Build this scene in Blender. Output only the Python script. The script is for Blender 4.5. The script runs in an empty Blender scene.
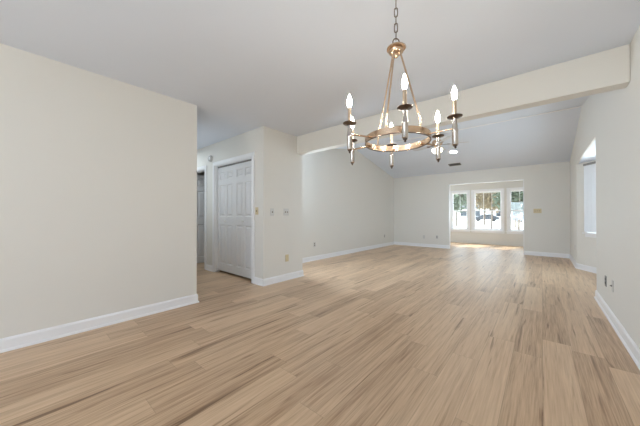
import bpy, bmesh, math, random
from mathutils import Vector, Matrix
S = bpy.context.scene
COL = S.collection
R = math.radians
random.seed(7)

# ------------------------------------------------------------------ camera
F_PX, YAW, PITCH, EYE = 259.48, 0.7073, 0.0065, 1.084
cd = bpy.data.cameras.new('camera')
cam = bpy.data.objects.new('camera', cd)
COL.objects.link(cam)
cam.location = (0, 0, EYE)
cam.rotation_euler = (math.pi / 2 + PITCH, 0, YAW)
cd.sensor_width = 36
cd.lens = F_PX / 640 * 36
cd.clip_start = 0.02
S.camera = cam

# ------------------------------------------------------------------ world, sun, exposure
w = bpy.data.worlds.new('sky')
S.world = w
w.use_nodes = True
bg = w.node_tree.nodes['Background']
bg.inputs[0].default_value = (0.81, 0.955, 1.125, 1)
bg.inputs[1].default_value = 7.3
sd = bpy.data.lights.new('sun', 'SUN')
sun = bpy.data.objects.new('sun', sd)
COL.objects.link(sun)
sd.energy = 9.0
sd.color = (1.0, 0.93, 0.82)
sd.angle = R(0.6)
SUN_DIR = Vector((-0.25, -0.75, -0.95))          # the way the light travels
sun.rotation_euler = SUN_DIR.to_track_quat('-Z', 'Y').to_euler()
sun.location = (2, 14, 8)
def area_light(name, loc, direction, sx, sy, power, col):
    ld = bpy.data.lights.new(name, 'AREA')
    ld.shape = 'RECTANGLE'
    ld.size, ld.size_y, ld.energy, ld.color = sx, sy, power, (col[0] * 0.845, col[1], col[2] * 1.15)
    o = bpy.data.objects.new(name, ld)
    COL.objects.link(o)
    o.location = loc
    o.rotation_euler = Vector(direction).to_track_quat('-Z', 'Y').to_euler()
    return o
# daylight through the bay, then unseen fill lights added to brighten the rooms
area_light('bay_daylight', (1.55, 6.13, 1.3), (-1, 0, 0.1), 1.3, 1.7, 114, (0.95, 0.975, 1.0))
area_light('sunroom_fill', (-3.62, 10.1, 1.2), (1, 0, 0), 1.8, 1.6, 13, (1.0, 0.98, 0.95))  # added fill by the sunroom side wall, which has no window
area_light('bounce_fill', (-0.7, -1.6, 0.9), (0.1, 0.4, 1), 1.2, 1.2, 23.5, (1.0, 0.99, 0.97))  # added fill behind the camera, aimed up to brighten the ceiling
area_light('hall_fill', (-5.6, 1.95, 2.40), (0, 0, -1), 0.4, 0.4, 6.3, (1.0, 0.96, 0.9))  # added fill out of view in the hall, no fitting modelled
area_light('hall_wall_fill', (-4.6, 1.49, 1.6), (0, 1, 0), 1.4, 0.9, 5.7, (1.0, 0.97, 0.93))  # added fill hidden by the left partition, brightens the closet front
area_light('living_side_fill', (-4.04, 3.56, 1.45), (1, 0.16, 0.16), 0.40, 1.0, 54, (0.97, 0.985, 1.0))  # added fill hidden behind the closet block, for right wall and vault
vs = S.view_settings
vs.view_transform = 'Standard'
vs.look = 'None'
vs.exposure = -0.07
vs.gamma = 1
vs.use_curve_mapping = False
S.cycles.use_denoising = True
S.cycles.max_bounces = 14
S.cycles.diffuse_bounces = 8
S.cycles.sample_clamp_indirect = 6

# ------------------------------------------------------------------ materials
def srgb(r, g, b):
    f = lambda c: (c / 255 / 12.92) if c / 255 <= 0.04045 else ((c / 255 + 0.055) / 1.055) ** 2.4
    return (f(r), f(g), f(b), 1)

def mat(name, col, rough=0.5, metal=0.0, noise=0.0, nscale=30.0, bump=0.0, bscale=200.0, spec=0.5, emit=None, es=0.0):
    m = bpy.data.materials.new(name)
    m.use_nodes = True
    nt = m.node_tree
    b = nt.nodes['Principled BSDF']
    b.inputs['Base Color'].default_value = col
    b.inputs['Roughness'].default_value = rough
    b.inputs['Metallic'].default_value = metal
    b.inputs['Specular IOR Level'].default_value = spec
    tc = nt.nodes.new('ShaderNodeTexCoord')
    if noise:
        n = nt.nodes.new('ShaderNodeTexNoise')
        n.inputs['Scale'].default_value = nscale
        n.inputs['Detail'].default_value = 4
        nt.links.new(tc.outputs['Object'], n.inputs['Vector'])
        mx = nt.nodes.new('ShaderNodeMix')
        mx.data_type = 'RGBA'
        mx.inputs[6].default_value = tuple(c * (1 - noise) for c in col[:3]) + (1,)
        mx.inputs[7].default_value = tuple(min(1, c * (1 + noise)) for c in col[:3]) + (1,)
        nt.links.new(n.outputs['Fac'], mx.inputs[0])
        nt.links.new(mx.outputs[2], b.inputs['Base Color'])
    if bump:
        n2 = nt.nodes.new('ShaderNodeTexNoise')
        n2.inputs['Scale'].default_value = bscale
        nt.links.new(tc.outputs['Object'], n2.inputs['Vector'])
        bp = nt.nodes.new('ShaderNodeBump')
        bp.inputs['Strength'].default_value = bump
        bp.inputs['Distance'].default_value = 0.002
        nt.links.new(n2.outputs['Fac'], bp.inputs['Height'])
        nt.links.new(bp.outputs['Normal'], b.inputs['Normal'])
    if emit:
        b.inputs['Emission Color'].default_value = emit
        b.inputs['Emission Strength'].default_value = es
    return m

M = {}
M['wall'] = mat('wall paint', (0.72, 0.70, 0.655, 1), 0.55, noise=0.012, nscale=1.5, spec=0.25)
M['ceiling'] = mat('ceiling paint', (0.71, 0.752, 0.825, 1), 0.8, noise=0.015, nscale=2.0, spec=0.1)
M['trim'] = mat('white trim paint', (0.82, 0.82, 0.83, 1), 0.35, noise=0.01, nscale=8)
M['door'] = mat('white door paint', (0.70, 0.695, 0.70, 1), 0.4, noise=0.01, nscale=6)
M['brass'] = mat('aged brass', (0.60, 0.44, 0.31, 1), 0.27, 1.0, noise=0.10, nscale=25)
M['pewter'] = mat('burnished pewter', (0.56, 0.52, 0.48, 1), 0.22, 1.0, noise=0.12, nscale=30)
M['bronze'] = mat('dark bronze', (0.16, 0.12, 0.10, 1), 0.35, 1.0, noise=0.15, nscale=40)
M['sleeve'] = mat('candle sleeve metal', (0.55, 0.43, 0.32, 1), 0.35, 1.0, noise=0.08, nscale=30)
M['bulb'] = mat('lit candle bulb', (1, 0.95, 0.85, 1), 0.2, emit=(0.97, 0.93, 0.84, 1), es=185.0)
M['almond'] = mat('almond plastic', srgb(205, 188, 150), 0.35, noise=0.02, nscale=20)
M['brown'] = mat('brown plastic', srgb(110, 98, 80), 0.4, noise=0.04, nscale=40)
M['plastic'] = mat('white plastic', (0.58, 0.57, 0.55, 1), 0.35, noise=0.01, nscale=20)
M['grayplastic'] = mat('grey plastic', (0.22, 0.21, 0.20, 1), 0.4, noise=0.03, nscale=40)
M['black'] = mat('black slot', (0.02, 0.02, 0.02, 1), 0.6, noise=0.05, nscale=40)
M['fanblade'] = mat('pale fan blade', (0.55, 0.55, 0.57, 1), 0.45, noise=0.03, nscale=15)
M['shade'] = mat('lit frosted bowl', (1, 0.95, 0.88, 1), 0.4, emit=(1.0, 0.87, 0.64, 1), es=9.0)
M['downlight'] = mat('lit downlight lens', (1, 1, 1, 1), 0.4, emit=(0.95, 0.98, 1.0, 1), es=40.0)
M['blind'] = mat('white vinyl blind', (0.70, 0.71, 0.73, 1), 0.5, noise=0.01, nscale=10)
M['concrete'] = mat('pale concrete', srgb(215, 208, 196), 0.9, noise=0.06, nscale=3)
M['grass'] = mat('dry lawn', srgb(190, 184, 150), 0.95, noise=0.15, nscale=2)
M['leaf'] = mat('green leaves', srgb(82, 92, 74), 0.7, noise=0.3, nscale=3)
M['leaf2'] = mat('autumn leaves', srgb(136, 120, 94), 0.7, noise=0.25, nscale=3)
M['bark'] = mat('bark', srgb(92, 78, 66), 0.9, noise=0.25, nscale=12)
M['siding'] = mat('white siding', srgb(228, 228, 224), 0.7, noise=0.03, nscale=4)
M['roof'] = mat('grey shingles', srgb(96, 98, 104), 0.9, noise=0.2, nscale=10)
M['carpaint'] = mat('dark car paint', srgb(52, 56, 62), 0.25, noise=0.02, nscale=4)
M['carglass'] = mat('car glass', srgb(40, 46, 52), 0.08, noise=0.02, nscale=4)
M['tyre'] = mat('tyre', srgb(30, 30, 31), 0.8, noise=0.05, nscale=30)

def glass_mat():
    m = bpy.data.materials.new('window glass')
    m.use_nodes = True
    nt = m.node_tree
    nt.nodes.remove(nt.nodes['Principled BSDF'])
    out = nt.nodes['Material Output']
    t = nt.nodes.new('ShaderNodeBsdfTransparent')
    t.inputs[0].default_value = (0.96, 0.98, 0.97, 1)
    g = nt.nodes.new('ShaderNodeBsdfGlossy')
    g.inputs['Roughness'].default_value = 0.02
    mx = nt.nodes.new('ShaderNodeMixShader')
    mx.inputs[0].default_value = 0.06
    nt.links.new(t.outputs[0], mx.inputs[1])
    nt.links.new(g.outputs[0], mx.inputs[2])
    nt.links.new(mx.outputs[0], out.inputs[0])
    return m
M['glass'] = glass_mat()

def floor_mat():
    m = bpy.data.materials.new('oak plank floor')
    m.use_nodes = True
    nt = m.node_tree
    L = nt.links.new
    b = nt.nodes['Principled BSDF']
    tc = nt.nodes.new('ShaderNodeTexCoord')
    sp = nt.nodes.new('ShaderNodeSeparateXYZ')
    L(tc.outputs['Object'], sp.inputs[0])
    def math_(op, a, c=None):
        n = nt.nodes.new('ShaderNodeMath')
        n.operation = op
        for i, v in enumerate((a, c)):
            if v is None: continue
            if isinstance(v, (int, float)): n.inputs[i].default_value = v
            else: L(v, n.inputs[i])
        return n.outputs[0]
    def white(x, y, z=0.0):
        c = nt.nodes.new('ShaderNodeCombineXYZ')
        for i, v in enumerate((x, y, z)):
            if isinstance(v, (int, float)): c.inputs[i].default_value = v
            else: L(v, c.inputs[i])
        n = nt.nodes.new('ShaderNodeTexWhiteNoise')
        n.noise_dimensions = '3D'
        L(c.outputs[0], n.inputs['Vector'])
        return n.outputs['Value']
    PW, PL = 0.178, 1.22
    u = math_('DIVIDE', sp.outputs[0], PW)
    row = math_('FLOOR', u)
    v = math_('ADD', math_('DIVIDE', sp.outputs[1], PL), math_('MULTIPLY', white(row, 3.0), 7.0))
    colm = math_('FLOOR', v)
    tone = white(row, colm, 1.0)
    shift = white(row, colm, 5.0)
    # grain: noise stretched along the plank, shifted per plank
    gx = math_('ADD', math_('MULTIPLY', sp.outputs[0], 26.0), math_('MULTIPLY', shift, 90.0))
    gy = math_('ADD', math_('MULTIPLY', sp.outputs[1], 0.75), math_('MULTIPLY', tone, 50.0))
    gc = nt.nodes.new('ShaderNodeCombineXYZ')
    L(gx, gc.inputs[0]); L(gy, gc.inputs[1])
    g1 = nt.nodes.new('ShaderNodeTexNoise')
    g1.inputs['Scale'].default_value = 1.0
    g1.inputs['Detail'].default_value = 7
    g1.inputs['Roughness'].default_value = 0.6
    g1.inputs['Distortion'].default_value = 0.7
    L(gc.outputs[0], g1.inputs['Vector'])
    fx = math_('ADD', math_('MULTIPLY', sp.outputs[0], 130.0), math_('MULTIPLY', shift, 40.0))
    fy = math_('MULTIPLY', sp.outputs[1], 4.0)
    fc = nt.nodes.new('ShaderNodeCombineXYZ')
    L(fx, fc.inputs[0]); L(fy, fc.inputs[1])
    g2 = nt.nodes.new('ShaderNodeTexNoise')
    g2.inputs['Detail'].default_value = 3
    g2.inputs['Scale'].default_value = 1.0
    L(fc.outputs[0], g2.inputs['Vector'])
    # knotty dark veins, a few on some planks
    vx = math_('ADD', math_('MULTIPLY', sp.outputs[0], 20.0), math_('MULTIPLY', shift, 63.0))
    vy = math_('ADD', math_('MULTIPLY', sp.outputs[1], 0.95), math_('MULTIPLY', tone, 31.0))
    vc = nt.nodes.new('ShaderNodeCombineXYZ')
    L(vx, vc.inputs[0]); L(vy, vc.inputs[1])
    g3 = nt.nodes.new('ShaderNodeTexNoise')
    g3.inputs['Scale'].default_value = 1.0
    g3.inputs['Detail'].default_value = 5
    g3.inputs['Roughness'].default_value = 0.55
    g3.inputs['Distortion'].default_value = 0.7
    L(vc.outputs[0], g3.inputs['Vector'])
    mr = nt.nodes.new('ShaderNodeMapRange')
    mr.interpolation_type = 'SMOOTHSTEP'
    mr.inputs['From Min'].default_value = 0.56
    mr.inputs['From Max'].default_value = 0.74
    L(g3.outputs['Fac'], mr.inputs['Value'])
    vein = math_('MULTIPLY', mr.outputs[0], math_('ADD', 0.4, math_('MULTIPLY', g2.outputs['Fac'], 1.2)))
    fac = math_('ADD', math_('MULTIPLY', g1.outputs['Fac'], 0.60),
                math_('ADD', math_('MULTIPLY', g2.outputs['Fac'], 0.44), math_('MULTIPLY', tone, 0.19)))
    fac = math_('SUBTRACT', math_('SUBTRACT', fac, math_('MULTIPLY', vein, 0.33)), 0.06)
    cr = nt.nodes.new('ShaderNodeValToRGB')
    e = cr.color_ramp.elements
    e[0].position = 0.22; e[0].color = srgb(124, 96, 71)
    e[1].position = 0.80; e[1].color = srgb(226, 198, 166)
    k = cr.color_ramp.elements.new(0.42); k.color = srgb(178, 147, 117)
    k = cr.color_ramp.elements.new(0.58); k.color = srgb(206, 176, 144)
    L(fac, cr.inputs[0])
    # seams
    fu = math_('FRACT', u)
    du = math_('MULTIPLY', math_('MINIMUM', fu, math_('SUBTRACT', 1.0, fu)), PW)
    fv = math_('FRACT', v)
    dv = math_('MULTIPLY', math_('MINIMUM', fv, math_('SUBTRACT', 1.0, fv)), PL)
    seam = math_('LESS_THAN', math_('MINIMUM', du, dv), 0.0016)
    mx = nt.nodes.new('ShaderNodeMix')
    mx.data_type = 'RGBA'
    L(math_('MULTIPLY', seam, 0.28), mx.inputs[0])
    L(cr.outputs[0], mx.inputs[6])
    mx.inputs[7].default_value = srgb(96, 72, 54)
    L(mx.outputs[2], b.inputs['Base Color'])
    b.inputs['Roughness'].default_value = 0.36
    b.inputs['Specular IOR Level'].default_value = 0.5
    bp = nt.nodes.new('ShaderNodeBump')
    bp.inputs['Strength'].default_value = 0.12
    bp.inputs['Distance'].default_value = 0.001
    L(g1.outputs['Fac'], bp.inputs['Height'])
    L(bp.outputs['Normal'], b.inputs['Normal'])
    return m
M['floor'] = floor_mat()

# ------------------------------------------------------------------ mesh helpers
class MB:
    """collects shapes into one mesh"""
    def __init__(self):
        self.bm = bmesh.new()
    def box(self, x0, x1, y0, y1, z0, z1, mtx=None):
        vs = [self.bm.verts.new(p) for p in ((x0, y0, z0), (x1, y0, z0), (x1, y1, z0), (x0, y1, z0), (x0, y0, z1), (x1, y0, z1), (x1, y1, z1), (x0, y1, z1))]
        for f in ((0, 3, 2, 1), (4, 5, 6, 7), (0, 1, 5, 4), (1, 2, 6, 5), (2, 3, 7, 6), (3, 0, 4, 7)):
            self.bm.faces.new([vs[i] for i in f])
        if mtx is not None:
            for v in vs: v.co = mtx @ v.co
        return self
    def prism(self, pts, axis, a, b, mtx=None):
        """polygon pts swept along an axis from a to b"""
        def P(p, t):
            return {0: (t, p[0], p[1]), 1: (p[0], t, p[1]), 2: (p[0], p[1], t)}[axis]
        A = [self.bm.verts.new(P(p, a)) for p in pts]
        B = [self.bm.verts.new(P(p, b)) for p in pts]
        n = len(pts)
        self.bm.faces.new(A); self.bm.faces.new(B[::-1])
        for i in range(n):
            self.bm.faces.new((A[i], B[i], B[(i + 1) % n], A[(i + 1) % n]))
        if mtx is not None:
            for v in A + B: v.co = mtx @ v.co
        return self
    def lathe(self, prof, n=20, mtx=None, cap=True):
        """profile (r, z) about z"""
        rings = []
        for r, z in prof:
            if r < 1e-6:
                rings.append([self.bm.verts.new((0, 0, z))])
            else:
                rings.append([self.bm.verts.new((r * math.cos(2 * math.pi * i / n), r * math.sin(2 * math.pi * i / n), z)) for i in range(n)])
        for A, B in zip(rings, rings[1:]):
            for i in range(n):
                j = (i + 1) % n
                if len(A) == 1 and len(B) == 1: continue
                if len(A) == 1: self.bm.faces.new((A[0], B[j], B[i]))
                elif len(B) == 1: self.bm.faces.new((A[i], A[j], B[0]))
                else: self.bm.faces.new((A[i], A[j], B[j], B[i]))
        for rg, fl in ((rings[0], True), (rings[-1], False)):
            if cap and len(rg) > 2: self.bm.faces.new(rg[::-1] if fl else rg)
        if mtx is not None:
            for rg in rings:
                for v in rg: v.co = mtx @ v.co
        return self
    def tube(self, pts, r, n=8, closed=False):
        pts = [Vector(p) for p in pts]
        rings = []
        N = len(pts)
        up = None
        for i, p in enumerate(pts):
            if closed: d = pts[(i + 1) % N] - pts[i - 1]
            else: d = pts[min(i + 1, N - 1)] - pts[max(i - 1, 0)]
            d.normalize()
            if up is None:
                up = d.orthogonal().normalized()
            up = (up - d * up.dot(d)).normalized()
            s = d.cross(up)
            rings.append([self.bm.verts.new(p + r * (math.cos(2 * math.pi * k / n) * up + math.sin(2 * math.pi * k / n) * s)) for k in range(n)])
        for i in range(N if closed else N - 1):
            A, B = rings[i], rings[(i + 1) % N]
            off = 0
            if closed and i == N - 1:
                off = min(range(n), key=lambda o: (A[0].co - B[o].co).length)
            for k in range(n):
                self.bm.faces.new((A[k], A[(k + 1) % n], B[(k + 1 + off) % n], B[(k + off) % n]))
        if not closed:
            self.bm.faces.new(rings[0][::-1]); self.bm.faces.new(rings[-1])
        return self
    def build(self, name, m, parent=None, smooth=False, bevel=0.0, loc=None, rot=None):
        bmesh.ops.recalc_face_normals(self.bm, faces=self.bm.faces)
        me = bpy.data.meshes.new(name)
        self.bm.to_mesh(me)
        self.bm.free()
        o = bpy.data.objects.new(name, me)
        COL.objects.link(o)
        me.materials.append(m)
        if smooth:
            for p in me.polygons: p.use_smooth = True
            try:
                me.set_sharp_from_angle(angle=R(40))
            except Exception:
                pass
        if bevel:
            bv = o.modifiers.new('bevel', 'BEVEL')
            bv.width = bevel; bv.segments = 2; bv.limit_method = 'ANGLE'
        if parent: o.parent = parent
        if loc is not None: o.location = loc
        if rot is not None: o.rotation_euler = rot
        return o

def tag(o, label=None, cat=None, group=None, kind=None):
    for k, v in (('label', label), ('category', cat), ('group', group), ('kind', kind)):
        if v: o[k] = v
    return o
def empty(name, loc, rot=(0, 0, 0)):
    o = bpy.data.objects.new(name, None)
    COL.objects.link(o)
    o.empty_display_size = 0.1
    o.location = loc; o.rotation_euler = rot
    return o
def struct(o, label, cat):
    return tag(o, label, cat, None, 'structure')

# ------------------------------------------------------------------ key dimensions (metres)
H = 2.44
XL, YL = -3.248, 1.452            # left partition face and its end
XC, YC, YC2 = -3.224, 2.445, 3.294  # closet block corner, back of the block
XLL = -4.103                      # living room left wall
YF, ZF = 8.954, 2.414             # far wall
XR = 0.537                        # right wall
YB, YB2, ZB = 3.150, 3.289, 2.1375  # beam
YR, ZR = 6.38, 2.98               # vault ridge
BY0, BY1, ZS = 4.905, 7.36, 2.106  # bay opening in the right wall
XO1, XO2, ZO = -2.255, -0.363, 2.05  # opening to the sunroom
YS, ZSUN = 11.2, 2.32             # sunroom back wall, ceiling
T = 0.12
YBK = -3.6

def vault(y):
    if y <= YC2: return H
    if y < YR: return H + (ZR - H) * (y - YC2) / (YR - YC2)
    return ZR + (ZF - ZR) * (y - YR) / (YF - YR)

# ------------------------------------------------------------------ structure
struct(MB().box(-7.0, 1.3, YBK - T, YS + 0.15, -0.12, 0).build('floor', M['floor']), 'light oak plank floor running through the whole empty room', 'floor')

struct(MB().box(XL - T, XL, YBK, YL, 0, H).build('wall_left', M['wall']), 'large blank off-white wall at the left of the room', 'wall')
struct(MB().box(-6.75, XL - T, YL - T, YL, 0, H).build('wall_hall', M['wall']), 'off-white hallway wall hidden behind the left partition', 'wall')
struct(MB().box(-6.75, -6.63, YL, YC, 0, H).build('wall_hall_end', M['wall']), 'off-white end wall of the hallway', 'wall')

def wall_holes_x(x0, x1, y0, y1, z1, holes):
    """wall along X with rectangular openings (xa, xb, za, zb)"""
    mb = MB()
    cur = x0
    for xa, xb, za, zb in sorted(holes):
        mb.box(cur, xa, y0, y1, 0, z1)
        if za > 0: mb.box(xa, xb, y0, y1, 0, za)
        mb.box(xa, xb, y0, y1, zb, z1)
        cur = xb
    mb.box(cur, x1, y0, y1, 0, z1)
    return mb
struct(wall_holes_x(XL - T, XR + T, YBK - T, YBK, H, [(-2.1, 0.1, 0.0, 2.1)]).build('wall_back', M['wall']), 'wall behind the camera with a wide glass door opening', 'wall')
CL0, CL1, CLZ = -4.705, -3.515, 2.005      # closet opening
HD0, HD1, HDZ = -5.86, -5.10, 1.99       # hallway doorway
struct(wall_holes_x(-6.75, XC, YC, YC + 0.1, H, [(CL0, CL1, 0, CLZ), (HD0, HD1, 0, HDZ)]).build('wall_closet', M['wall']), 'off-white wall around the white closet door', 'wall')
struct(MB().box(XC - 0.1, XC, YC + 0.1, YC2, 0, H).build('wall_closet_side', M['wall']), 'short off-white wall with light switches right of the closet', 'wall')
struct(MB().box(-4.80, XC - 0.1, YC2 - 0.1, YC2, 0, H).build('wall_closet_back', M['wall']), 'off-white wall at the back of the closet', 'wall')
struct(MB().box(-4.90, -4.80, YC + 0.1, 4.1, 0, H).build('wall_closet_inner', M['wall']), 'off-white wall between closet and side room', 'wall')
struct(MB().box(-6.42, -6.30, YC + 0.1, 4.1, 0, H).build('wall_side_room', M['wall']), 'shaded wall seen through the hallway doorway', 'wall')
struct(MB().box(-6.30, -4.90, 4.0, 4.1, 0, H).build('wall_side_room_back', M['wall']), 'back wall of the side room', 'wall')

g = [(YC2, 0), (YF, 0), (YF, ZF), (YR, ZR), (YC2, H)]
struct(MB().prism(g, 0, XLL - T, XLL).build('wall_living_left', M['wall']), 'off-white gabled wall on the left beyond the beam', 'wall')
struct(wall_holes_x(-4.3, XR + T, YF, YF + T, ZF + 0.15, [(XO1, XO2, 0, ZO)]).build('wall_far', M['wall']), 'far off-white wall with wide opening to the sunroom', 'wall')
mb = MB()
mb.prism([(YBK, 0), (BY0, 0), (BY0, vault(BY0)), (YC2, H), (YBK, H)], 0, XR, XR + T)
mb.prism([(BY0, ZS), (BY1, ZS), (BY1, vault(BY1)), (YR, ZR), (BY0, vault(BY0))], 0, XR, XR + T)
mb.prism([(BY1, 0), (YF, 0), (YF, ZF), (BY1, vault(BY1))], 0, XR, XR + T)
struct(mb.build('wall_right', M['wall']), 'off-white wall on the right with a bay window recess', 'wall')

struct(MB().box(-6.75, XR + T, YBK, YC2, H, H + 0.1).build('ceiling', M['ceiling']), 'flat pale grey ceiling above the chandelier', 'ceiling')
mb = MB()
v = [(YC2, H), (YR, ZR), (YF + T, ZF - (ZR - ZF) / (YF - YR) * T), (YF + T, ZF + 0.12), (YR, ZR + 0.12), (YC2, H + 0.12)]
mb.prism(v, 0, XLL - T, XR + T)
struct(mb.build('ceiling_vault', M['ceiling']), 'pale grey vaulted ceiling beyond the beam', 'ceiling')
struct(MB().box(-6.42, -4.80, YC + 0.1, 4.1, H, H + 0.1).build('ceiling_side_room', M['ceiling']), 'ceiling of the side room past the hallway doorway', 'ceiling')
struct(MB().box(XC, XR, YB, YB2, ZB, H).build('beam', M['wall'], bevel=0.006), 'off-white ceiling beam crossing the room behind the chandelier', 'beam')
struct(MB().box(XLL, XR, YR - 0.018, YR + 0.018, ZR - 0.016, ZR - 0.002).build('trim_1', M['trim']), 'thin white strip along the vault ridge', 'trim')

# bay on the right
BA = R(30)
c0 = Vector((XR, BY1)); c1 = c0 + 0.95 * Vector((math.sin(BA), -math.cos(BA)))
e0 = Vector((XR, BY0)); e1 = e0 + 0.95 * Vector((math.sin(BA), math.cos(BA)))
def panel_mtx(a, b):
    """local x runs a -> b, local y points outwards (+X side)"""
    d = (b - a).normalized()
    return Matrix(((d.x, -d.y, 0, a.x), (d.y, d.x, 0, a.y), (0, 0, 1, 0), (0, 0, 0, 1)))
BWZ0, BWZ1 = 0.74, 2.075
bay_spans = []
def bay_panel(name, label, a, b, hx0, hx1):
    m_ = panel_mtx(a, b)
    Lg = (b - a).length
    mb = MB()
    mb.box(0, hx0, 0, T, 0, ZS, m_).box(hx1, Lg, 0, T, 0, ZS, m_).box(hx0, hx1, 0, T, 0, BWZ0, m_).box(hx0, hx1, 0, T, BWZ1, ZS, m_)
    struct(mb.build(name, M['wall']), label, 'wall')
    bay_spans.append((m_, hx0, hx1))
bay_panel('wall_bay_far', 'angled wall of the bay holding a window with vertical blind', c0, c1, 0.275, 0.835)
bay_panel('wall_bay_middle', 'outer wall of the bay hidden by the right wall', c1, e1, 0.12, (e1 - c1).length - 0.12)
bay_panel('wall_bay_near', 'near angled wall of the bay hidden by the right wall', e1, e0, 0.135, 0.735)
ext = 0.16
pts = [(XR + 0.02, BY0), (XR + 0.02, BY1), (XR + 0.16, BY1 + 0.03), (c1.x + ext, c1.y + 0.05), (e1.x + ext, e1.y - 0.05), (XR + 0.16, BY0 - 0.03)]
struct(MB().prism(pts, 2, ZS - 0.004, ZS + 0.06).build('ceiling_bay', M['ceiling']), 'low flat ceiling of the bay window recess', 'ceiling')

# sunroom
SX0, SX1 = -3.7, XR + T
SW = [(-2.74, -2.13), (-1.975, -1.06), (-0.885, -0.27)]
SZ0, SZ1 = 0.50, 1.965
struct(wall_holes_x(SX0, SX1, YS, YS + T, ZSUN, [(a, b, SZ0, SZ1) for a, b in SW]).build('wall_sunroom_back', M['wall']), 'pale sunroom wall holding three white windows', 'wall')
struct(MB().box(SX0 - T, SX0, YF + T, YS + T, 0, ZSUN).build('wall_sunroom_left', M['wall']), 'left side wall of the sunroom', 'wall')
struct(MB().box(SX1, SX1 + T, YF + T, YS + T, 0, ZSUN).build('wall_sunroom_right', M['wall']), 'right side wall of the sunroom', 'wall')
struct(MB().box(SX0 - T, SX1 + T, YF + T, YS + T, ZSUN, ZSUN + 0.1).build('ceiling_sunroom', M['ceiling']), 'ceiling of the sunroom', 'ceiling')
# white lining of the sunroom opening
mb = MB()
j = 0.018
mb.box(XO1, XO1 + j, YF - 0.004, YF + T + 0.004, 0, ZO).box(XO2 - j, XO2, YF - 0.004, YF + T + 0.004, 0, ZO).box(XO1 + j, XO2 - j, YF - 0.004, YF + T + 0.004, ZO - j, ZO)
struct(mb.build('trim_2', M['trim']), 'thin white lining of the wide sunroom opening', 'trim')

# ------------------------------------------------------------------ baseboards
BBP = [(0, 0), (0.024, 0), (0.023, 0.010), (0.018, 0.018), (0.013, 0.021), (0.013, 0.088), (0.009, 0.098), (0.004, 0.106), (0, 0.106)]
def baseboard(name, label, pts, close_ends=True):
    """profile swept along a floor path; the room lies to the right of the path"""
    mb = MB()
    P = [Vector(p) for p in pts]
    n = len(P)
    rings = []
    for i, p in enumerate(P):
        def nrm(a, b):
            d = (b - a).normalized()
            return Vector((d.y, -d.x))
        if i == 0: off = nrm(P[0], P[1])
        elif i == n - 1: off = nrm(P[-2], P[-1])
        else:
            n1, n2 = nrm(P[i - 1], p), nrm(p, P[i + 1])
            off = (n1 + n2) / (1 + n1.dot(n2))
        rings.append([mb.bm.verts.new((p.x + off.x * q[0], p.y + off.y * q[0], q[1])) for q in BBP])
    k = len(BBP)
    for A, B in zip(rings, rings[1:]):
        for i in range(k):
            mb.bm.faces.new((A[i], A[(i + 1) % k], B[(i + 1) % k], B[i]))
    mb.bm.faces.new(rings[0]); mb.bm.faces.new(rings[-1][::-1])
    return struct(mb.build(name, M['trim']), label, 'baseboard')
CAS = 0.072      # casing width
baseboard('baseboard_left', 'white baseboard along the large blank left wall', [(XL, YBK + 0.02), (XL, YL), (-6.6, YL)])
baseboard('baseboard_closet', 'white baseboard wrapping the short wall right of the closet', [(CL1 + CAS, YC), (XC, YC), (XC, YC2), (XLL + 0.03, YC2)])
baseboard('baseboard_hall', 'short white baseboard between closet and hallway doorway', [(HD1 + CAS, YC), (CL0 - CAS, YC)])
baseboard('baseboard_side_room', 'white baseboard seen through the hallway doorway', [(-6.30, YC + 0.12), (-6.30, 4.0), (-4.92, 4.0)])
baseboard('baseboard_living', 'white baseboard along the living room left and far walls', [(XLL, YC2 + 0.03), (XLL, YF), (XO1, YF)])
baseboard('baseboard_far', 'white baseboard right of the sunroom opening and into the bay', [(XO2, YF), (XR, YF), (XR, BY1), tuple(c1), tuple(e1), (XR, BY0), (XR, YBK + 0.02)])

# ------------------------------------------------------------------ door casings
def casing(name, label, x0, x1, z1, y=YC):
    mb = MB()
    for xa, xb in ((x0 - CAS, x0), (x1, x1 + CAS)):
        mb.box(xa, xb, y - 0.016, y, 0, z1 + CAS)
        mb.box(xa + 0.012, xb - 0.012, y - 0.022, y - 0.016, 0, z1 + CAS - 0.012)
    mb.box(x0, x1, y - 0.016, y, z1, z1 + CAS)
    mb.box(x0 - 0.012, x1 + 0.012, y - 0.022, y - 0.016, z1 + 0.012, z1 + CAS - 0.012)
    mb.box(x0, x0 + 0.014, y, y + 0.1, 0, z1 - 0.0).box(x1 - 0.014, x1, y, y + 0.1, 0, z1).box(x0 + 0.014, x1 - 0.014, y, y + 0.1, z1 - 0.014, z1)
    return struct(mb.build(name, M['trim'], bevel=0.003), label, 'trim')
casing('trim_3', 'white casing around the closet door', CL0, CL1, CLZ)
casing('trim_4', 'white casing around the hallway doorway', HD0, HD1, HDZ)

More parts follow.
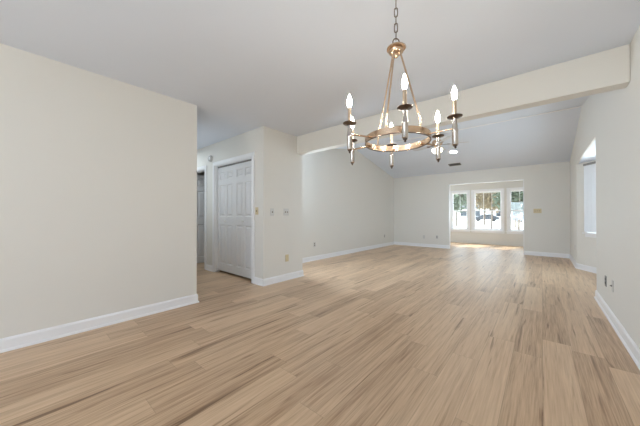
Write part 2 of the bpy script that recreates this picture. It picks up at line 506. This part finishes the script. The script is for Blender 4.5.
# ------------------------------------------------------------------ closet bifold door
def door_leaf_mesh(wd, ht, th, cols=2):
    """six raised panels with a sunken moulding round each; x 0..wd, front face at y=0"""
    mb = MB()
    st = 0.062 if cols == 2 else 0.075
    mid = 0.062
    pw = (wd - 2 * st - (cols - 1) * mid) / cols
    rows = [(0.135, 0.86), (1.01, 1.60), (1.70, ht - 0.085)]
    xs = [(st + i * (pw + mid), st + i * (pw + mid) + pw) for i in range(cols)]
    d = 0.016
    # rails and stiles as boxes
    mb.box(0, st, 0, th, 0, ht).box(wd - st, wd, 0, th, 0, ht)
    for i in range(cols - 1): mb.box(xs[i][1], xs[i + 1][0], 0, th, 0, ht)
    for xa, xb in xs:
        z = 0
        for za, zb in rows:
            mb.box(xa, xb, 0, th, z, za)
            z = zb
        mb.box(xa, xb, 0, th, z, ht)
        for za, zb in rows:
            # sloped sunken moulding then raised field
            o1 = [(xa, 0, za), (xb, 0, za), (xb, 0, zb), (xa, 0, zb)]
            def ins(k, y): return [(xa + k, y, za + k), (xb - k, y, za + k), (xb - k, y, zb - k), (xa + k, y, zb - k)]
            loops = [o1, ins(0.012, d), ins(0.026, d), ins(0.046, 0.002)]
            V = [[mb.bm.verts.new(p) for p in lp] for lp in loops]
            for A, B in zip(V, V[1:]):
                for i in range(4):
                    mb.bm.faces.new((A[i], A[(i + 1) % 4], B[(i + 1) % 4], B[i]))
            mb.bm.faces.new(V[-1])
            mb.box(xa, xb, th - 0.012, th, za, zb)
    return mb
DR = empty('door_1', ((CL0 + CL1) / 2, YC + 0.03, 0))
struct(DR, 'white six-panel bifold closet door', 'door')
half = (CL1 - CL0 - 0.028) / 2
for s in (0, 1):
    wd = half - 0.010
    lf = door_leaf_mesh(wd, 1.925, 0.034).build('door_leaf', M['door'], DR)
    lf.location = (CL0 + 0.016 + s * (half + 0.0) - (CL0 + CL1) / 2 + 0.001, 0.020 if s == 0 else 0.014, 0.04)
    kn = MB().lathe([(0, 0), (0.011, 0.0), (0.008, 0.012), (0.010, 0.018), (0.016, 0.024), (0.017, 0.031), (0.012, 0.037), (0, 0.039)], 16,
                    Matrix.Rotation(R(90), 4, 'X')).build('knob', M['door'], lf, smooth=True)
    kn.location = (wd / 2, 0, 0.93)
tr = MB().box(CL0 + 0.02, CL1 - 0.02, 0, 0.03, 0, 0.02).build('track', M['grayplastic'], DR)
tr.location = (-(CL0 + CL1) / 2, 0.012, CLZ - 0.014 - 0.0205)

# open door inside the doorway
D2 = empty('door_2', (HD0 + 0.02, YC + 0.10, 0), (0, 0, R(78)))
struct(D2, 'white door standing open inside the hallway doorway', 'door')
door_leaf_mesh(0.72, 1.95, 0.034).build('door_leaf', M['door'], D2, loc=(0.0, -0.034, 0.012))
MB().lathe([(0, 0), (0.026, 0), (0.026, 0.006), (0.010, 0.010), (0.010, 0.03), (0.024, 0.04), (0.027, 0.052), (0.02, 0.064), (0, 0.066)], 16, Matrix.Rotation(R(90), 4, 'X')).build('knob', M['brass'], D2, smooth=True, loc=(0.66, -0.034, 0.95))

# ------------------------------------------------------------------ windows
def window(name, label, mtx, x0, x1, z0, z1, meet=None, muntins=(0, 0)):
    """double-hung window in a wall panel; local x along the wall, y outward from the inner wall face"""
    root = empty(name, (0, 0, 0))
    root.matrix_world = mtx @ Matrix.Translation((x0, 0, z0))
    struct(root, label, 'window')
    W, Hh = x1 - x0, z1 - z0
    fr = MB()
    f = 0.035
    fr.box(0, f, 0.01, T, 0, Hh).box(W - f, W, 0.01, T, 0, Hh).box(f, W - f, 0.01, T, 0, f).box(f, W - f, 0.01, T, Hh - f, Hh)
    # interior casing
    c = 0.055
    fr.box(-c, 0.004, -0.014, 0, 0, Hh + c).box(W - 0.004, W + c, -0.014, 0, 0, Hh + c).box(0, W, -0.014, 0, Hh - 0.004, Hh + c)
    fr.build('window_frame', M['trim'], root, bevel=0.002)
    MB().box(-c - 0.02, W + c + 0.02, -0.05, 0.012, -0.024, 0.002).box(-c, W + c, -0.014, 0, -0.085, -0.024).build('window_sill', M['trim'], root, bevel=0.003)
    mid = Hh * 0.5 if meet is None else meet
    for k, (za, zb, y) in enumerate(((f, mid + 0.015, 0.05), (mid - 0.015, Hh - f, 0.085))):
        sb = MB()
        r = 0.034
        sb.box(f, f + r, y, y + 0.03, za, zb).box(W - f - r, W - f, y, y + 0.03, za, zb).box(f + r, W - f - r, y, y + 0.03, za, za + r).box(f + r, W - f - r, y, y + 0.03, zb - r, zb)
        s = sb.build('sash', M['trim'], root)
        for q in range(muntins[0]):
            xx = f + r + (W - 2 * f - 2 * r) * (q + 1) / (muntins[0] + 1)
            MB().box(xx - 0.005, xx + 0.005, y + 0.010, y + 0.020, za + r, zb - r).build('muntin', M['trim'], s)
        MB().box(f + r, W - f - r, y + 0.013, y + 0.017, za + r, zb - r).build('pane', M['glass'], s)
    return root
back = Matrix.Translation((0, YS, 0))
for i, (a, b) in enumerate(SW):
    window('window_%d' % (i + 1), ['narrow left window of the sunroom', 'wide middle window of the sunroom', 'narrow right window of the sunroom'][i], back, a, b, SZ0, SZ1, muntins=((1, 2, 1)[i], 0))
for i, (m_, hx0, hx1) in enumerate(bay_spans):
    window('window_%d' % (i + 4), ['window in the bay behind a white vertical blind', 'middle bay window hidden by the right wall', 'near bay window hidden by the right wall'][i], m_, hx0, hx1, BWZ0, BWZ1 - 0.06)

# vertical blind on the far bay window
m_, hx0, hx1 = bay_spans[0]
vb = empty('vertical_blind', (0, 0, 0))
vb.matrix_world = m_ @ Matrix.Translation((hx0, -0.05, BWZ0))
tag(vb, 'white vertical blind covering the bay window on the right', 'blind')
W = hx1 - hx0
HT = BWZ1 - 0.06 - BWZ0
MB().box(-0.01, W + 0.01, -0.022, 0.022, HT + 0.005, HT + 0.045).build('headrail', M['grayplastic'], vb, bevel=0.003)
slat0 = None
ns = 9
for i in range(ns):
    if slat0 is None:
        mb = MB()
        prof = [(-0.042 + 0.084 * k / 6, 0.011 * (1 - ((k - 3) / 3) ** 2)) for k in range(7)]
        poly = prof + [(x, y - 0.0018) for x, y in prof[::-1]]
        mb.prism(poly, 2, 0.02, HT + 0.005)
        slat0 = mb.build('slat', M['blind'], vb)
        o = slat0
    else:
        o = slat0.copy(); COL.objects.link(o); o.parent = vb
    o.location = (0.04 + (W - 0.08) * i / (ns - 1), 0, 0)
    o.rotation_euler = (0, 0, R(16))

# ------------------------------------------------------------------ outside the windows
def ground(name, label, cat, m, z, x0, x1, y0, y1):
    return struct(MB().box(x0, x1, y0, y1, z - 0.1, z).build(name, m), label, cat)
ground('ground', 'pale sunlit yard outside the windows', 'ground', M['concrete'], -0.25, -80, 80, -60, 110)

def tree(label, x, y, h, cr, leafm, seed):
    rnd = random.Random(seed)
    t = empty('tree', (x, y, -0.25))
    tag(t, label, 'tree', 'trees outside the sunroom windows')
    tb = MB()
    tb.tube([(0, 0, -0.05), (0.05, 0.02, h * 0.3), (0.0, 0.08, h * 0.6), (0.06, 0.05, h * 0.85)], 0.08, 8)
    for k in range(5):
        a = k * 1.26; z = h * (0.38 + 0.08 * k)
        tb.tube([(0.03, 0.04, z), (cr * 0.4 * math.cos(a), cr * 0.4 * math.sin(a), z + 0.5), (cr * 0.75 * math.cos(a), cr * 0.75 * math.sin(a), z + 0.9)], 0.05, 6)
    tb.build('trunk', M['bark'], t, smooth=True)
    lb = MB()
    for k in range(3200):
        d = Vector((rnd.gauss(0, 1), rnd.gauss(0, 1), rnd.gauss(0, 1))).normalized() * (rnd.random() ** 0.4)
        c = Vector((d.x * cr, d.y * cr, h * 0.60 + d.z * h * 0.34))
        c += 0.25 * Vector((math.sin(c.z * 3 + seed), math.cos(c.x * 3), math.sin(c.y * 4)))
        s = 0.10 + 0.10 * rnd.random()
        q = Matrix.Rotation(rnd.random() * 6.3, 3, Vector((rnd.gauss(0, 1), rnd.gauss(0, 1), rnd.gauss(0, 1))).normalized())
        vsx = [lb.bm.verts.new(c + q @ Vector(p)) for p in ((-s, 0, 0), (0, s * 0.55, 0.02), (s, 0, 0), (0, -s * 0.55, 0.02))]
        lb.bm.faces.new(vsx)
    lb.build('crown', leafm, t)
    return t
tree('green tree standing nearest the left sunroom window', -6.4, 25, 5.6, 1.6, M['leaf'], 1)
tree('green tree standing nearest the right sunroom window', -1.3, 24, 5.4, 1.5, M['leaf'], 4)
tree('russet autumn tree seen through the middle sunroom window', -3.6, 29, 6.0, 1.7, M['leaf2'], 2)
tree('tall green tree behind the nearest tree at the left sunroom window', -7.7, 33.8, 6.6, 2.0, M['leaf'], 3)
tree('tall green tree behind the russet tree, towards the right window', -2.1, 33.8, 6.4, 1.8, M['leaf'], 5)
tree('farthest green tree behind the russet tree, towards the left window', -5.6, 39, 7.4, 2.3, M['leaf'], 6)

# neighbouring house and a parked car, far beyond the yard
hs = empty('house', (-9.0, 70, -0.25))
tag(hs, 'white house with grey roof far beyond the sunroom windows', 'house')
MB().box(-8, 8, 0, 7, 0, 3.0).prism([(0, 3.0), (7, 3.0), (3.5, 4.9)], 0, -8, 8).build('house_wall', M['siding'], hs)
MB().prism([(-0.5, 2.85), (3.5, 5.05), (7.5, 2.85), (7.5, 3.0), (3.5, 5.2), (-0.5, 3.0)], 0, -8.4, 8.4).build('roof', M['roof'], hs)
for x in (-6, -3.2, 1.2, 4.2):
    MB().box(x, x + 1.3, -0.05, 0.02, 1.0, 2.3).build('house_window', M['carglass'], hs)

def car(label, x, y, rz, m):
    c = empty('car', (x, y, -0.25), (0, 0, rz))
    tag(c, label, 'car', 'cars parked beyond the yard')
    body = [(-2.2, 0.35), (-2.25, 0.75), (-2.1, 0.92), (-1.3, 1.0), (-0.6, 1.42), (0.9, 1.45), (1.7, 1.02), (2.15, 0.92), (2.25, 0.6), (2.2, 0.35)]
    MB().prism(body, 1, -0.88, 0.88).build('car_body', m, c, bevel=0.06)
    gl = [(-1.15, 1.02), (-0.55, 1.37), (0.85, 1.39), (1.45, 1.04)]
    MB().prism(gl, 1, -0.895, 0.895).build('car_window', M['carglass'], c)
    for wx in (-1.35, 1.35):
        for wy in (-0.8, 0.8):
            MB().lathe([(0, -0.1), (0.28, -0.1), (0.33, -0.07), (0.33, 0.07), (0.28, 0.1), (0, 0.1)], 18, Matrix.Translation((wx, wy, 0.33)) @ Matrix.Rotation(R(90), 4, 'X')).build('wheel', M['tyre'], c, smooth=True)
    return c
car('dark car parked outside seen through the middle sunroom window', -8.6, 62, R(5), M['carpaint'])
car('dark car parked outside seen through the right sunroom window', -1.5, 55, R(-4), M['carpaint'])

# ------------------------------------------------------------------ switches, outlets, vents
def wall_frame(p, nrm):
    """x to the right seen from the room, y out of the wall into the room, z up"""
    n = Vector(nrm).normalized()
    z = Vector((0, 0, 1))
    x = n.cross(z) * -1
    m = Matrix(((x.x, n.x, 0, p[0]), (x.y, n.y, 0, p[1]), (0, 0, 1, p[2]), (0, 0, 0, 1)))
    return m
def plate_obj(name, label, cat, p, nrm, wd, ht, mplate, group=None):
    o = MB().box(-wd / 2, wd / 2, 0, 0.006, -ht / 2, ht / 2).build(name, mplate, bevel=0.003)
    o.matrix_world = wall_frame(p, nrm)
    tag(o, label, cat, group)
    return o
def outlet(label, p, nrm, mplate, mface, group='power outlets low on the walls'):
    o = plate_obj('power_outlet', label, 'outlet', p, nrm, 0.072, 0.115, mplate, group)
    for dz in (-0.02, 0.02):
        f = MB().lathe([(0, 0), (0.0165, 0), (0.0165, 0.002), (0, 0.002)], 16, Matrix.Rotation(R(-90), 4, 'X')).box(-0.007, -0.005, 0.002, 0.0022, -0.005, 0.006).box(0.005, 0.007, 0.002, 0.0022, -0.005, 0.006)
        f.build('socket', mface, o, loc=(0, 0.006, dz))
    return o
def switch(label, p, nrm, mplate, mtog, n=1, group='light switches on the walls'):
    o = plate_obj('light_switch', label, 'switch', p, nrm, 0.072 + 0.046 * (n - 1), 0.115, mplate, group)
    for i in range(n):
        MB().box(-0.005, 0.005, 0, 0.012, -0.012, 0.012).build('toggle', mtog, o, bevel=0.002, loc=((i - (n - 1) / 2) * 0.046, 0.006, 0.0))
    return o
switch('small off-white light switch near the corner right of the closet', (XC, 2.61, 1.126), (1, 0, 0), M['plastic'], M['brown'], 1)
switch('wider double light switch on the short wall right of the closet', (XC, 2.905, 1.128), (1, 0, 0), M['plastic'], M['brown'], 2)
switch('almond light switch beside the closet door casing', (-3.386, YC, 1.142), (0, -1, 0), M['almond'], M['brown'], 1)
switch('almond triple light switch right of the sunroom opening', (-0.087, YF, 1.185), (0, -1, 0), M['almond'], M['brown'], 3)
outlet('almond power outlet low on the short wall by the closet', (XC, 2.925, 0.364), (1, 0, 0), M['almond'], M['almond'])
outlet('power outlet on living room left wall, nearest the closet block', (XLL, 4.598, 0.377), (1, 0, 0), M['plastic'], M['brown'])
outlet('power outlet on the left wall near the far corner', (XLL, 8.2, 0.354), (1, 0, 0), M['plastic'], M['brown'])
outlet('power outlet on far wall left of the sunroom opening', (-2.613, YF, 0.353), (0, -1, 0), M['plastic'], M['grayplastic'])
outlet('white power outlet in the far right corner beside the bay', (XR, 7.75, 0.39), (-1, 0, 0), M['plastic'], M['plastic'])
outlet('grey power outlet on the right wall above its baseboard', (XR, 4.244, 0.35), (-1, 0, 0), M['grayplastic'], M['black'])
bp_ = plate_obj('blank_plate', 'small blank white plate low on the far wall', 'wall plate', (-3.03, YF, 0.335), (0, -1, 0), 0.072, 0.115, M['plastic'])
MB().lathe([(0, 0), (0.004, 0), (0.003, 0.0015), (0, 0.002)], 10, Matrix.Rotation(R(-90), 4, 'X')).build('screw', M['plastic'], bp_, loc=(0, 0.006, 0.03))
cj = plate_obj('cable_jack', 'white cable jack with metal connector on the right wall', 'cable jack', (XR, 3.88, 0.372), (-1, 0, 0), 0.072, 0.115, M['plastic'])
MB().lathe([(0, 0), (0.009, 0), (0.009, 0.005), (0.005, 0.005), (0.005, 0.014), (0, 0.014)], 12, Matrix.Rotation(R(-90), 4, 'X')).build('connector', M['grayplastic'], cj, smooth=True, loc=(0, 0.006, 0))

# round alarm high on the hallway wall
al = MB().lathe([(0, 0), (0.062, 0), (0.064, 0.012), (0.060, 0.030), (0.050, 0.040), (0, 0.042)], 28, Matrix.Rotation(R(90), 4, 'X')).build('smoke_alarm', M['plastic'], smooth=True, loc=(-4.86, YC, 2.165))
tag(al, 'round white alarm on the wall above the closet door corner', 'alarm')
MB().lathe([(0.034, 0), (0.046, 0), (0.046, 0.003), (0.034, 0.003), (0.034, 0)], 24, Matrix.Rotation(R(90), 4, 'X'), cap=False).build('grille_ring', M['grayplastic'], al, loc=(0, -0.040, 0))

# slope frame on the far vault slope
SL = math.atan2(ZR - ZF, YF - YR)
def slope_mtx(x, y):
    return Matrix.Translation((x, y, vault(y))) @ Matrix.Rotation(-SL, 4, 'X')
cv = empty('ceiling_vent', (0, 0, 0)); cv.matrix_world = slope_mtx(-1.93, 8.32)
tag(cv, 'dark ceiling vent on the vaulted ceiling near the far wall', 'vent')
MB().box(-0.16, 0.16, -0.085, -0.065, -0.008, 0).box(-0.16, 0.16, 0.065, 0.085, -0.008, 0).box(-0.16, -0.14, -0.065, 0.065, -0.008, 0).box(0.14, 0.16, -0.065, 0.065, -0.008, 0).build('vent_frame', M['grayplastic'], cv)
MB().box(-0.14, 0.14, -0.065, 0.065, -0.003, -0.001).build('vent_back', M['black'], cv)
for i in range(5):
    MB().box(-0.14, 0.14, -0.008, 0.008, -0.0008, 0.0008, Matrix.Translation((0, -0.05 + 0.025 * i, -0.007)) @ Matrix.Rotation(R(35), 4, 'X')).build('louver', M['grayplastic'], cv)

dl = empty('downlight', (0, 0, 0)); dl.matrix_world = slope_mtx(-1.76, 7.46)
tag(dl, 'small bright round downlight in the vaulted ceiling', 'ceiling light')
MB().lathe([(0.085, 0.0), (0.11, 0.0), (0.11, -0.006), (0.088, -0.012), (0.085, -0.010), (0.085, 0.0)], 28, cap=False).build('trim_ring', M['trim'], dl, smooth=True)
MB().lathe([(0, -0.012), (0.06, -0.010), (0.086, -0.003), (0.086, -0.001), (0, -0.001)], 28).build('lens', M['downlight'], dl, smooth=True)

fr_ = empty('floor_register', (0.10, 8.60, 0))
tag(fr_, 'pale metal floor register in front of the far wall', 'floor vent')
MB().box(-0.15, 0.15, -0.06, -0.045, 0, 0.006).box(-0.15, 0.15, 0.045, 0.06, 0, 0.006).box(-0.15, -0.135, -0.045, 0.045, 0, 0.006).box(0.135, 0.15, -0.045, 0.045, 0, 0.006).build('register_frame', M['sleeve'], fr_)
for i in range(9):
    MB().box(-0.006, 0.006, -0.045, 0.045, 0.001, 0.005).build('louver', M['sleeve'], fr_, loc=(-0.12 + 0.03 * i, 0, 0))

# ------------------------------------------------------------------ ceiling fan under the ridge
FX, FY = -1.85, YR
fan = empty('ceiling_fan', (FX, FY, ZR - 0.016))
tag(fan, 'ceiling fan with pale blades and lit bowl under the vault ridge', 'ceiling fan')
z0 = ZR - 0.016
MB().lathe([(0, 0), (0.065, 0), (0.06, -0.035), (0.02, -0.05), (0, -0.05)], 20).build('canopy', M['brass'], fan, smooth=True)
MB().lathe([(0.013, -0.04), (0.013, -0.14)], 10).build('downrod', M['brass'], fan, smooth=True)
MB().lathe([(0, -0.125), (0.04, -0.13), (0.095, -0.15), (0.115, -0.18), (0.115, -0.225), (0.09, -0.26), (0.05, -0.285), (0.05, -0.34), (0.06, -0.345), (0.0, -0.345)], 24).build('motor_housing', M['brass'], fan, smooth=True)
for k in range(5):
    a = R(72 * k + 20)
    rot = Matrix.Rotation(a, 4, 'Z')
    bl = MB()
    tilt = Matrix.Rotation(R(11), 4, 'X')
    out = [(0.20, -0.055), (0.35, -0.065), (0.58, -0.072), (0.64, -0.05), (0.655, 0), (0.64, 0.05), (0.58, 0.072), (0.35, 0.065), (0.20, 0.055)]
    bl.prism(out, 2, -0.004, 0.004, Matrix.Translation((0, 0, -0.245)) @ rot @ tilt)
    b_ = bl.build('blade', M['fanblade'], fan)
    br = MB()
    br.prism([(0.085, -0.018), (0.17, -0.012), (0.24, -0.045), (0.27, 0), (0.24, 0.045), (0.17, 0.012), (0.085, 0.018)], 2, -0.012, -0.0045, Matrix.Translation((0, 0, -0.245)) @ rot @ tilt)
    br.build('blade_bracket', M['bronze'], b_)
MB().lathe([(0.11, -0.345), (0.118, -0.36), (0.108, -0.40), (0.075, -0.435), (0.03, -0.452), (0, -0.454)], 24).build('light_bowl', M['shade'], fan, smooth=True)
MB().lathe([(0, -0.452), (0.012, -0.455), (0.010, -0.468), (0, -0.475)], 12).build('finial', M['brass'], fan, smooth=True)

# ------------------------------------------------------------------ chandelier
DCH = 1.55
rr, dd = 0.456, DCH
cy_, sy_ = math.cos(YAW), math.sin(YAW)
def cam_xy(r, d):
    return (r * cy_ - d * sy_, r * sy_ + d * cy_)
cx0, cy0 = cam_xy(rr, dd)
ch = empty('chandelier', (cx0, cy0, EYE), (0, 0, YAW))
tag(ch, 'brass ring chandelier with six lit candle bulbs hanging on a chain', 'chandelier')
TOP = H - EYE
# canopy at the ceiling
MB().lathe([(0, TOP), (0.062, TOP), (0.060, TOP - 0.012), (0.035, TOP - 0.028), (0.012, TOP - 0.034), (0, TOP - 0.034)], 24).build('canopy', M['brass'], ch, smooth=True)
# hub
MB().lathe([(0, 1.016), (0.02, 1.014), (0.045, 1.006), (0.054, 0.999), (0.054, 0.992), (0.044, 0.990), (0.038, 0.988), (0.044, 0.980), (0.041, 0.970), (0.028, 0.961), (0.016, 0.957), (0.014, 0.948), (0.008, 0.941), (0, 0.939)], 32).build('hub', M['brass'], ch, smooth=True)
def ring_pts(c, rx, rz, ax, n=16):
    return [Vector(c) + Vector((rx * math.cos(t) * math.cos(ax), rx * math.cos(t) * math.sin(ax), rz * math.sin(t))) for t in [2 * math.pi * i / n for i in range(n)]]
MB().tube(ring_pts((0, 0, 1.036), 0.019, 0.021, R(0)), 0.0035, 8, True).build('hanging_loop', M['bronze'], ch, smooth=True)
MB().tube(ring_pts((0.047, 0, 1.010), 0.014, 0.016, R(20)), 0.003, 8, True).build('cord_loop', M['brass'], ch, smooth=True)
z = 1.052
k = 0
def link_pts(zc, ax, hw=0.0095, hl=0.027):
    P = []
    for i in range(16):
        t = 2 * math.pi * i / 16
        x = hw * math.cos(t)
        zz = (hl - hw) * (1 if math.sin(t) > 1e-6 else -1 if math.sin(t) < -1e-6 else 0) + hw * math.sin(t)
        P.append(Vector((x * math.cos(ax), x * math.sin(ax), zc + zz)))
    return P
zc = 1.052 + 0.022
while zc + 0.03 < TOP - 0.02:
    MB().tube(link_pts(zc, R(75 if k % 2 == 0 else -15)), 0.0028, 7, True).build('chain_link', M['bronze'], ch, smooth=True)
    zc += 0.0465; k += 1
MB().tube(ring_pts((0, 0, TOP - 0.046), 0.013, 0.016, R(75 if k % 2 == 0 else -15)), 0.003, 8, True).build('canopy_loop', M['bronze'], ch, smooth=True)
# ring band
RZ0, RZ1, RRAD = 0.424, 0.460, 0.187
MB().lathe([(RRAD - 0.004, RZ0), (RRAD, RZ0), (RRAD, RZ1), (RRAD - 0.004, RZ1), (RRAD - 0.004, RZ0)], 72, cap=False).build('ring', M['brass'], ch, smooth=True)
MB().tube([(RRAD - 0.002) * Vector((math.cos(2 * math.pi * i / 72), math.sin(2 * math.pi * i / 72), 0)) + Vector((0, 0, RZ0)) for i in range(72)], 0.0035, 6, True).build('ring_rim', M['bronze'], ch, smooth=True)  # dark tone stands in for a dark reflection along the band's lower edge
# hanging rods from hub to ring
for a in (-65, -124, 115):
    ca, sa = math.cos(R(a)), math.sin(R(a))
    MB().tube([(0.030 * ca, 0.030 * sa, 0.980), (0.034 * ca, 0.034 * sa, 0.955), ((RRAD - 0.008) * ca, (RRAD - 0.008) * sa, 0.50), ((RRAD - 0.006) * ca, (RRAD - 0.006) * sa, RZ0 + 0.012)], 0.0052, 10).build('rod', M['brass'], ch, smooth=True)
# arms
CR = 0.312
parts = {}
for k in range(6):
    a = R(-99.8 + 60 * k)
    mb = MB()
    mb.tube([(RRAD - 0.012, 0, 0.440), (CR, 0, 0.440)], 0.0048, 10)
    mb.lathe([(0, -0.012), (0.008, -0.012), (0.008, 0.004), (0, 0.004)], 12, Matrix.Translation((RRAD - 0.006, 0, 0.440)) @ Matrix.Rotation(R(90), 4, 'Y'))
    if not parts:
        arm = mb.build('arm', M['brass'], ch, smooth=True)
        def sub(name, m, prof, n=20):
            o = MB().lathe(prof, n).build(name, m, arm, smooth=True)
            o.location = (CR, 0, 0)
            return o
        sub('candle_cup', M['pewter'], [(0, 0.352), (0.011, 0.352), (0.0145, 0.356), (0.0145, 0.422), (0.0155, 0.424), (0.0155, 0.432), (0.0125, 0.436), (0.0125, 0.456), (0.0105, 0.460), (0.0105, 0.490), (0, 0.490)])
        sub('drip_pan', M['bronze'], [(0, 0.489), (0.014, 0.490), (0.018, 0.4945), (0.034, 0.4975), (0.0365, 0.500), (0.0365, 0.5025), (0.034, 0.502), (0.020, 0.499), (0, 0.498)], 28)
        sub('candle_sleeve', M['sleeve'], [(0, 0.496), (0.0095, 0.496), (0.0095, 0.586), (0.007, 0.588), (0, 0.588)])
        sub('bulb', M['bulb'], [(0, 0.586), (0.007, 0.587), (0.009, 0.594), (0.0125, 0.606), (0.0138, 0.616), (0.0125, 0.628), (0.009, 0.642), (0.0055, 0.654), (0.002, 0.663), (0, 0.665)])
        sub('finial', M['bronze'], [(0, 0.352), (0.010, 0.352), (0.010, 0.347), (0.004, 0.344), (0.006, 0.340), (0.004, 0.336), (0, 0.334)])
        parts[0] = arm
        arm.rotation_euler = (0, 0, a)
    else:
        mb.bm.free()
        o = arm.copy(); COL.objects.link(o); o.parent = ch; o.rotation_euler = (0, 0, a)
        for c in list(arm.children):
            d = c.copy(); COL.objects.link(d); d.parent = o

# the fixture hangs a touch out of level below its chain
piv = Matrix.Translation((0, 0, 1.03))
tl = piv @ Matrix.Rotation(R(-1.5), 4, 'X') @ piv.inverted()
for c in ch.children:
    if c.name.split('.')[0] not in ('chain_link', 'canopy', 'canopy_loop'):
        c.matrix_local = tl @ Matrix.LocRotScale(c.location, c.rotation_euler, c.scale)
